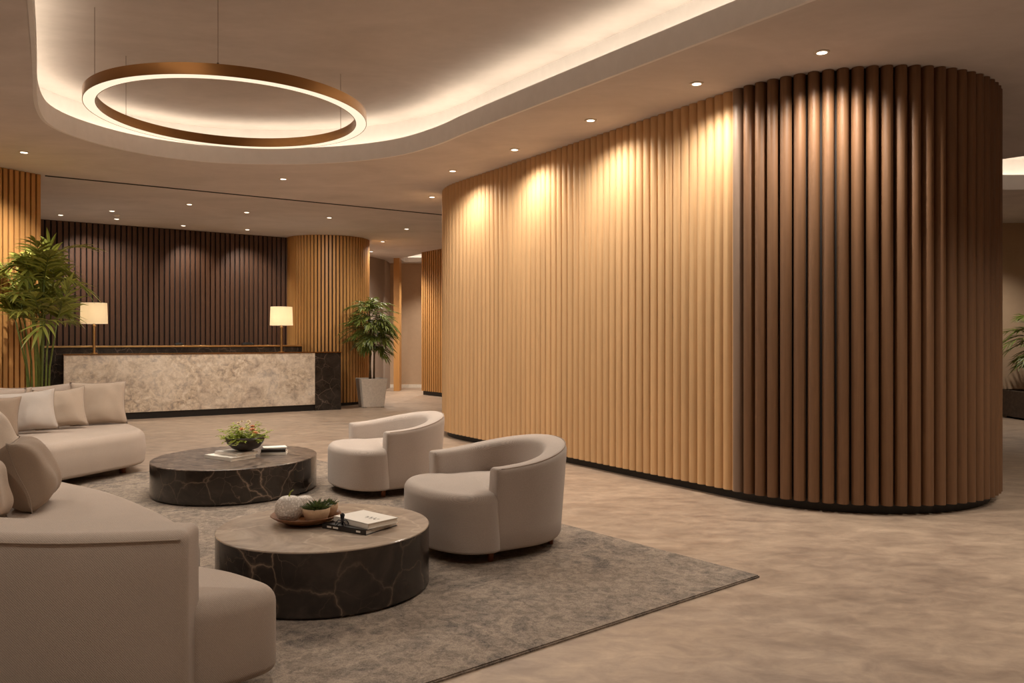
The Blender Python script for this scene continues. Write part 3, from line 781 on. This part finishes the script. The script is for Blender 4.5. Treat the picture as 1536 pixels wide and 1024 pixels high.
pillow('throw_pillow', (fp(94, 8.02), 8.02, zs), .47, .42, .17, -58, 20, -4, M['fabricP'], 'beige pillow with a pinched top, second from the right on the far sofa', 'pillow', 5, GP, sag=.03)
pillow('throw_pillow', (fp(42, 7.62), 7.62, zs), .52, .41, .17, -60, 20, -5, M['fabricG'], 'pale grey pillow in the middle of the far sofa row', 'pillow', 6, GP)
pillow('throw_pillow', (fp(-10, 7.36), 7.36, zs), .40, .38, .14, -60, 16, 3, M['fabricT'], 'darker taupe pillow left of the pale grey one, cut by photo edge', 'pillow', 7, GP)
pillow('throw_pillow', (fp(8, 7.95), 7.95, zs), .40, .43, .14, -58, 14, 4, M['fabricP'], 'beige pillow behind the pale grey one at the left edge of the far sofa', 'pillow', 8, GP)
GN = 'pillows on the foreground sofa'
pillow('throw_pillow', (fp(62, 4.26), 4.26, .44), .42, .38, .25, 22, 20, 0, M['fabricT'], 'plump taupe pillow on the foreground sofa seat, front corner up', 'pillow', 9, GN)
pillow('throw_pillow', (fp(8, 4.75), 4.75, .44), .44, .42, .2, -20, 26, -14, M['fabricP'], 'beige pillow just behind the plump taupe one on the foreground sofa', 'pillow', 10, GN)
pillow('throw_pillow', (fp(-8, 3.86), 3.86, .44), .30, .32, .16, 15, 14, 4, M['fabricP'], 'pillow corner at the left photo edge, in front of the plump taupe pillow', 'pillow', 11, GN)

# ------------------------------------------------------------------ reception desk
DU = Vector((.851, .525)).normalized(); drz = math.atan2(DU.y, DU.x)
desk = thing('reception_desk', 'long reception desk with mottled beige stone front and black marble ends', 'desk', (-7.1, 12.67, 0), drz)
def dbox(name, x0, x1, y0, y1, z0, z1, mat, bevel=0, label=None, parent=desk):
    bm = B(); box(bm, ((x0 + x1) / 2, (y0 + y1) / 2, (z0 + z1) / 2), (x1 - x0, y1 - y0, z1 - z0), 0, bevel)
    return obj(name, bm, mat, parent, False, label)
dbox('front_panel', 0, 4.06, 0, .05, .115, 1.07, M['onyx'], .003, 'mottled beige stone front panel')
dbox('body', .0, 4.06, .05, .5, .115, 1.07, M['marbleDesk'])
dbox('plinth', .04, 4.06, .05, .58, 0, .115, M['plinth'])
dbox('end_block', 4.06, 4.56, 0, .5, 0, 1.07, M['marbleDesk'], .003, 'black veined marble end block')
dbox('front_ledge', -.01, 4.57, -.01, .5, 1.07, 1.088, M['brassD'], .002, 'thin bronze top of the front counter')
dbox('rear_counter', -.27, 4.0, .6, .9, 0, 1.185, M['marbleDesk'], .003)
dbox('brass_edge', -.28, 4.01, .585, .91, 1.185, 1.212, M['brass'], .002, 'brass-edged counter top')
def local_to_world(x, y, z): return (-7.1 + DU.x * x - DU.y * y, 12.67 + DU.y * x + DU.x * y, z)
def table_lamp(x, y, label):
    t = thing('table_lamp', label, 'table lamp', local_to_world(x, y, 1.088), 0, 'brass table lamps on the desk')
    bm = B(); lathe(bm, [(0, 0), (.055, 0), (.055, .012), (.02, .018), (0, .018)], 32); obj('base', bm, M['brass'], t, angle=.6)
    bm = B(); lathe(bm, [(0, .018), (.021, .018), (.021, .44), (.03, .445), (.03, .47), (.008, .475), (.008, .52), (0, .52)], 24); obj('pole', bm, M['brass'], t, angle=.6)
    bm = B(); r0, r1 = .205, .195
    lathe(bm, [(r0, .49), (r1, .83), (r1 - .003, .83), (r0 - .003, .49), (r0, .49)], 48); obj('shade', bm, M['shade'], t, True, angle=.6)
    l = light('bulb', 'POINT', (0, 0, .65), 8, (1, .87, .68, 1), t, shadow_soft_size=.05)
    return t
table_lamp(.444, .25, 'brass table lamp with cream shade at the left end of the desk')
table_lamp(3.51, .25, 'brass table lamp with cream shade at the right end of the desk')
for x, w, lab in ((1.83, .13, 'small black device on the desk ledge, mid-left before the dark wall'), (3.03, .2, 'low black device on the desk ledge near the right lamp')):
    p = local_to_world(x, .8, 1.212); t = thing('desk_device', lab, 'device', p, drz)
    bm = B(); box(bm, (0, 0, .02), (w, .12, .04), 0, .01); obj('body', bm, M['black'], t, True, angle=.6)
    bm = B(); box(bm, (0, -.01, .046), (w * .7, .06, .012), 0, .003); obj('top_pad', bm, M['plinth'], t, True, angle=.6)

# ------------------------------------------------------------------ plants
def blade(bm, base, d, up, L, w, droop=.3, seg=5, fold=.25):
    """one folded leaf blade"""
    d = d.normalized(); side = d.cross(up).normalized(); nrm = side.cross(d).normalized()
    prev = None
    for k in range(seg + 1):
        s = k / seg; c = base + d * (L * s) + Vector((0, 0, -1)) * (droop * L * s * s)
        ww = w * math.sin(PI * min(1, (.08 + .92 * s)) ** .8) * (1 if k < seg else 0)
        l_ = bm.verts.new(c - side * ww / 2 + nrm * ww * fold) if k < seg else None
        m_ = bm.verts.new(c); r_ = bm.verts.new(c + side * ww / 2 + nrm * ww * fold) if k < seg else None
        if prev:
            if k < seg: bm.faces.new((prev[0], prev[1], m_, l_)); bm.faces.new((prev[1], prev[2], r_, m_))
            else: bm.faces.new((prev[0], prev[1], m_)); bm.faces.new((prev[1], prev[2], m_))
        prev = (l_, m_, r_)
def frond(bl, bs, base, az, elev, L, nleaf, leafL, leafW, rnd, droop=.5, lim=None):
    d0 = Vector((math.cos(az) * math.cos(elev), math.sin(az) * math.cos(elev), math.sin(elev)))
    pts = []
    for k in range(11): s = k / 10; pts.append(base + d0 * (L * s) + Vector((0, 0, -1)) * (droop * L * s ** 2.2))
    tube(bs, pts, .006, 5, .002)
    for k in range(nleaf):
        s = .22 + .78 * (k + .5) / nleaf; i = min(9, int(s * 10)); f = s * 10 - i
        p = pts[i].lerp(pts[i + 1], f); tg = (pts[i + 1] - pts[i]).normalized()
        sd = tg.cross(Vector((0, 0, 1)))
        if sd.length < .05: sd = Vector((math.sin(az), -math.cos(az), 0))
        sd.normalize(); up = sd.cross(tg).normalized()
        for sg in (1, -1):
            a = math.radians(62 - 44 * s + rnd.uniform(-8, 8))
            dd = tg * math.cos(a) + sd * sg * math.sin(a) + up * rnd.uniform(.0, .3)
            ll = leafL * (math.sin(PI * (.25 + .6 * s)) * .55 + .45) * rnd.uniform(.85, 1.1)
            blade(bl, p, dd, up, ll, leafW * rnd.uniform(.85, 1.1), rnd.uniform(.15, .5))
    blade(bl, pts[-1], (pts[-1] - pts[-2]), Vector((0, 0, 1)).cross((pts[-1] - pts[-2])).cross(pts[-1] - pts[-2]) * -1, leafL * .8, leafW, .2)

# big palm at the left
rnd = random.Random(3)
pc = Vector((-5.50, 9.33, 0))
palm = thing('potted_palm', 'tall bushy green palm standing behind the far sofa at the left', 'potted plant', tuple(pc))
bm = B(); lathe(bm, [(0, 0), (.2, 0), (.27, .42), (.24, .42), (.23, .38), (0, .38)], 40); ppot = obj('pot', bm, M['darkpot'], palm, angle=.6)
bm = B(); lathe(bm, [(0, .395), (.232, .385)], 40); bmesh.ops.delete(bm, geom=[], context='VERTS'); obj('soil', bm, M['soil'], ppot)
bl, bs, bc = B(), B(), B()
for i in range(13):
    a = rnd.uniform(0, 2 * PI); r0 = rnd.uniform(.02, .12); lean = rnd.uniform(.05, .36)
    hgt = rnd.uniform(1.4, 2.2); top = Vector((math.cos(a) * (r0 + lean), math.sin(a) * (r0 + lean), hgt))
    bot = Vector((math.cos(a) * r0, math.sin(a) * r0, .38)); mid = bot.lerp(top, .5) + Vector((-math.cos(a) * .04, -math.sin(a) * .04, .05))
    tube(bc, [bot, bot.lerp(mid, .5), mid, mid.lerp(top, .5), top], .013, 7, .008)
    for j in range(5):
        az = rnd.uniform(0, 2 * PI); q = Vector((math.cos(az), math.sin(az)))
        room = .42 if q.dot(Vector((-1, 0))) > .3 else 1.0
        if q.dot(-LN) > .2: room = .45
        # keep the fronds off the floor behind the sofa
        frond(bl, bs, top, az, rnd.uniform(.2, 1.35), rnd.uniform(.40, .64) * room, 7, rnd.uniform(.28, .38) * (.6 + .4 * room), .036, rnd, rnd.uniform(.05, .6))
# crop to the free side of the slatted wall
def crop(bm, origin):
    kill = []
    for v in bm.verts:
        w = Vector((v.co.x + origin.x, v.co.y + origin.y))
        if (w - (LW1 + LN * .02)).dot(LN) < 0 and w.y < 10.25: v.co.x += LN.x * -((w - (LW1 + LN * .02)).dot(LN)); v.co.y += LN.y * -((w - (LW1 + LN * .02)).dot(LN))
crop(bl, pc); crop(bs, pc); crop(bc, pc)
obj('foliage', bl, M['leaf'], palm); obj('frond_stalks', bs, M['cane'], palm); obj('canes', bc, M['cane'], palm)

def potted_tree(loc, label, w, ph, mat, crown_c, crown_r, n, seed, feet=False, leafL=.2, trunks=3, rz=.5, taper=.78):
    rnd = random.Random(seed); t = thing('potted_tree', label, 'potted plant', loc)
    f = .03 if feet else 0
    bm = B(); box(bm, (0, 0, f + (ph - f) / 2), (w, w, ph - f), rz, .012, 2, taper)
    top = [fc for fc in bm.faces if fc.normal.z > .99 and fc.calc_area() > w * w * .5] or [max(bm.faces, key=lambda fc: fc.calc_center_median().z)]
    r = bmesh.ops.inset_region(bm, faces=top, thickness=.035); bmesh.ops.translate(bm, vec=(0, 0, -.05), verts=list({v for fc in top for v in fc.verts}))
    pt = obj('pot', bm, mat, t, False)
    bm = B(); box(bm, (0, 0, ph - .05), (w - .08, w - .08, .02), rz); obj('soil', bm, M['soil'], pt, False)
    if True:
        for sx in (-1, 1):
            for sy in (-1, 1):
                c = Matrix.Rotation(rz, 2) @ Vector((sx * w * .33, sy * w * .33)); bm = B(); box(bm, (c.x, c.y, max(f, .012) / 2), (.06, .06, max(f, .012)), rz); obj('foot', bm, M['plinth'], pt, False)
    bl, bs, bc = B(), B(), B()
    for k in range(trunks):
        a = 2 * PI * k / trunks + .4; b0 = Vector((math.cos(a) * .05, math.sin(a) * .05, ph - .05)); b1 = Vector((math.cos(a) * .04, math.sin(a) * .04, crown_c - crown_r * .2)); b2 = Vector((math.cos(a) * .12, math.sin(a) * .12, crown_c + crown_r * .4))
        tube(bc, [b0, b0.lerp(b1, .5) + Vector((.02 * math.sin(a), .02, 0)), b1, b2], .02, 8, .009)
    for k in range(n):
        # crown origin heights: from crown bottom to top
        zz = crown_c + crown_r * rnd.uniform(-.75, .62); az = rnd.uniform(0, 2 * PI)
        rr = crown_r * math.sqrt(max(.1, 1 - ((zz - crown_c) / crown_r) ** 2)) * .95
        L = rr * rnd.uniform(.5, .9); el = rnd.uniform(-.1, .7) + .5 * (zz - crown_c) / crown_r
        frond(bl, bs, Vector((math.cos(az) * .05, math.sin(az) * .05, zz)), az, el, L, 6, leafL, .03, rnd, rnd.uniform(.2, .5))
    obj('foliage', bl, M['leafD'], t); obj('twigs', bs, M['bark'], t); obj('trunk', bc, M['bark'], t)
    return t
potted_tree((-2.76, 15.7, 0), 'leafy green tree in a pale square stone pot between column and corridor', .52, .56, M['stonepot'], 1.62, .64, 105, 11, leafL=.22, rz=.42)
potted_tree((8.72, 13.35, 0), 'green tree in a dark stone box pot at the right photo edge', .78, .47, M['darkpot'], 1.35, .5, 34, 12, True, .26, 1, 0, 1.0)

# ------------------------------------------------------------------ books
def book(loc, rz, l, w, h, cover, label, group, spine_marks=False, soft=False, art=False):
    t = thing('book', label, 'book', loc, rz, group)
    c = .003
    bm = B(); box(bm, (0, 0, c / 2), (l, w, c)); box(bm, (0, 0, h - c / 2), (l, w, c)); box(bm, (0, -w / 2 + c / 2, h / 2), (l, c, h)); cv = obj('cover', bm, cover, t, False)
    bm = B(); box(bm, (0, .002, h / 2), (l - .008, w - .012, h - 2 * c)); obj('pages', bm, M['page'], t, False)
    if spine_marks:
        for x, ww in ((-.10, .03), (-.055, .035), (.10, .028)):
            bm = B(); box(bm, (x, -w / 2 - .0004, h / 2), (ww, .0008, h * .35)); obj('spine_mark', bm, M['bookwhite'], cv, False, 'small white mark on the spine')
    if art:
        bm = B(); pts = [Vector((-.05 + .10 * i / 30, .012 * math.sin(i * .7) + .010 * math.sin(i * 1.9), h + .0008)) for i in range(31)]
        tube(bm, [p * 1.0 + Vector((.05, 0, 0)) for p in pts], .00045, 4); obj('cover_sketch', bm, M['black'], cv, False, 'thin dark line drawing on the cover')
    return t
GB = 'books on the near coffee table'
book((-.805, 4.235, NTH), math.radians(-31), .30, .25, .026, M['bookblack'], 'black hardcover book under the white one on the near table', GB, True)
book((-.775, 4.235, NTH + .026), math.radians(-41), .285, .20, .028, M['bookwhite'], 'white book with a thin line drawing, topmost on the near table', GB, art=True)
# photo panel of the black book cover
p = Vector((-.805, 4.235)); 
GF = 'books on the far coffee table'
book((-2.44, 6.93, FTH), math.radians(-34), .36, .26, .028, M['bookwhite'], 'white book at the bottom of the stack under the flower bowl', GF)
book((-2.40, 6.97, FTH + .028), math.radians(-34), .31, .22, .026, M['bookgrey'], 'pale grey book directly under the flower bowl', GF)
book((-2.13, 7.17, FTH), math.radians(10), .22, .17, .024, M['bookwhite'], 'cream book lowest in the short stack right of the flower bowl', GF)
book((-2.13, 7.17, FTH + .024), math.radians(10), .21, .16, .026, M['bookblack'], 'black-spined book in the short stack right of the flower bowl', GF)
book((-2.135, 7.2, FTH + .05), math.radians(22), .20, .14, .010, M['bookwhite'], 'thin white booklet on top of the short stack beside the flower bowl', GF)

# ------------------------------------------------------------------ flower bowl
fb = thing('flower_bowl', 'dark round bowl of green sprigs and peach blossoms on the far table', 'flower bowl', (-2.33, 6.99, FTH + .054))
bm = B(); lathe(bm, [(0, 0), (.055, 0), (.06, .005), (.11, .025), (.15, .065), (.17, .125), (.164, .125), (.145, .07), (.1, .035), (0, .02)], 48); obj('bowl', bm, M['bowl'], fb)
bm = B(); lathe(bm, [(0, .105), (.155, .1)], 32); obj('soil', bm, M['soil'], fb)
rnd = random.Random(5); bl, bs = B(), B()
for i in range(90):
    az = rnd.uniform(0, 2 * PI); r0 = rnd.uniform(0, .13); el = rnd.uniform(.1, 1.5) if r0 < .09 else rnd.uniform(0, 1.0)
    base = Vector((math.cos(az) * r0, math.sin(az) * r0, .1)); d = Vector((math.cos(az) * math.cos(el), math.sin(az) * math.cos(el), math.sin(el)))
    L = rnd.uniform(.07, .17) * (1.15 if el > .6 else .75); pts = [base + d * L * k / 5 + Vector((0, 0, -.25 * L * (k / 5) ** 2)) for k in range(6)]
    tube(bs, pts, .0018, 4, .001)
    for k in range(1, 6):
        for sg in (-1, 1):
            a2 = az + sg * rnd.uniform(.5, 1.4); dd = Vector((math.cos(a2), math.sin(a2), rnd.uniform(-.1, .8)))
            blade(bl, pts[k], dd, Vector((0, 0, 1)), rnd.uniform(.022, .042), rnd.uniform(.014, .022), .2, 3)
obj('foliage', bl, M['leafB'], fb); obj('stems', bs, M['leafB'], fb)
def blossom(c, r, mat, seed):
    rnd = random.Random(seed); bm = B()
    for ring, (cnt, el, L) in enumerate(((5, 1.2, .8), (7, .8, 1), (9, .35, 1.05))):
        for k in range(cnt):
            a = 2 * PI * k / cnt + ring * .4 + rnd.uniform(-.1, .1)
            d = Vector((math.cos(a) * math.cos(el), math.sin(a) * math.cos(el), math.sin(el)))
            blade(bm, Vector(c), d, Vector((0, 0, 1)) if el < 1 else Vector((-math.cos(a), -math.sin(a), .2)), r * L, r * .7, .1, 4, -.2)
    obj('blossom', bm, mat, fb, label=None)
for i, (x, y, z, r, k) in enumerate([(-.005, -.07, .185, .038, 'peach'), (.075, -.04, .18, .036, 'peach'), (.11, -.075, .155, .036, 'peach'), (.05, .04, .2, .03, 'peach'), (-.06, .0, .235, .02, 'cream'), (.02, .02, .25, .022, 'cream'), (.045, -.02, .24, .018, 'cream'), (-.02, -.03, .255, .018, 'cream'), (-.13, .02, .2, .016, 'cream')]):
    blossom((x, y, z), r, M[k], i)

# ------------------------------------------------------------------ tray with ornaments
TC = Vector((-1.115, 4.335))
tr_ = thing('serving_tray', 'round dark wooden tray holding the ornaments on the near table', 'tray', (TC.x, TC.y, NTH))
bm = B(); lathe(bm, [(0, 0), (.10, 0), (.105, .004), (.16, .028), (.187, .046), (.186, .05), (.18, .049), (.15, .032), (.10, .016), (0, .014)], 64); obj('dish', bm, M['traywood'], tr_)
tz = NTH + .0165
def gourd(loc, r, label, h=1.0, stem=True):
    t = thing('ceramic_gourd', label, 'ornament', loc)
    bm = B(); N = 48; rings = []
    for k in range(25):
        a = -PI / 2 + PI * k / 24; rr = r * math.cos(a) ** .9 if k not in (0, 24) else 0; z = r * h * (1 + math.sin(a))
        if math.sin(a) > .8: z -= r * .13 * ((math.sin(a) - .8) / .2) ** 2
        rings.append((rr, z))
    lathe(bm, rings, N); 
    for v in bm.verts:
        an = math.atan2(v.co.y, v.co.x); k = 1 + .012 * math.cos(an * 9); v.co.x *= k; v.co.y *= k
    obj('body', bm, M['speckle'], t)
    if stem:
        zt = r * h * 2 - r * .3; bm = B(); tube(bm, [(0, 0, zt), (.002, 0, zt + .02), (.01, -.002, zt + .038), (.024, -.002, zt + .048)], .0045, 8, .003); obj('stem', bm, M['leafB'], t)
    return t
gourd((-1.192, 4.275, tz), .073, 'white speckled ceramic gourd with green stem, front left on the tray')
gourd((-1.150, 4.425, tz), .058, 'smaller pale gourd half hidden behind the white speckled one', stem=False)
def succ(loc, r, h, label, n, seed):
    t = thing('succulent_bowl', label, 'potted plant', loc); rnd = random.Random(seed)
    bm = B(); lathe(bm, [(0, 0), (r * .55, 0), (r * .8, h * .25), (r * .98, h * .7), (r, h), (r * .93, h), (r * .88, h * .7), (0, h * .65)], 40); obj('bowl', bm, M['clay'], t)
    bm = B()
    for k in range(n):
        a = k * 2.399; q = (k / n) ** .5; el = 1.35 - 1.1 * q + rnd.uniform(-.1, .1)
        d = Vector((math.cos(a) * math.cos(el), math.sin(a) * math.cos(el), math.sin(el)))
        blade(bm, Vector((math.cos(a) * r * .4 * q, math.sin(a) * r * .4 * q, h * .8)), d, Vector((-math.cos(a), -math.sin(a), 1)), r * rnd.uniform(.7, 1.0), r * .26, -.1, 5, .35)
    for v in bm.verts: v.co.z = max(v.co.z, h * .7)
    obj('leaves', bm, M['leafS'], t)
succ((-1.042, 4.262, tz), .072, .08, 'sand coloured bowl of dark green succulent, front right on the tray', 60, 1)
succ((-1.005, 4.392, tz + .005), .05, .07, 'smaller sand bowl of succulent at the back right of the tray', 40, 2)
# small dark bow-like ornament on the books
orn = thing('metal_ornament', 'small dark metal ornament standing on the books of the near table', 'ornament', (-.885, 4.175, NTH + .0268))
bm = B()
for sx in (-1, 1):
    tube(bm, [(0, 0, .018), (sx * .006, -.002, .036), (sx * .009, 0, .052), (sx * .004, .002, .058), (0, .001, .045), (0, 0, .02)], .0042, 6)
    tube(bm, [(0, 0, .02), (sx * .02, -.002, .024), (sx * .03, -.006, .014), (sx * .034, -.01, .003)], .0028, 6)
    tube(bm, [(0, 0, .018), (sx * .012, -.012, .012), (sx * .022, -.03, .003)], .0026, 6)
tube(bm, [(0, 0, .0), (0, 0, .03)], .006, 8)
obj('figure', bm, M['black'], orn)

# ------------------------------------------------------------------ world, camera, view
w = bpy.data.worlds.new('world'); scene.world = w; w.use_nodes = True
w.node_tree.nodes['Background'].inputs[0].default_value = (.9, .75, .6, 1); w.node_tree.nodes['Background'].inputs[1].default_value = .02
cam = bpy.data.cameras.new('camera'); co = bpy.data.objects.new('camera', cam); COL.objects.link(co)
co.location = (0, 0, ZC); co.rotation_euler = (PI / 2, 0, 0); cam.sensor_width = 36; cam.lens = F / 1536 * 36; cam.shift_y = -4 / 1536
cam.clip_end = 100; scene.camera = co
scene.view_settings.view_transform = 'Standard'; scene.view_settings.look = 'None'; scene.view_settings.gamma = 1.0
scene.view_settings.use_curve_mapping = False; scene.view_settings.exposure = 0.0
scene.cycles.max_bounces = 8; scene.cycles.diffuse_bounces = 5; scene.cycles.sample_clamp_indirect = 4.0
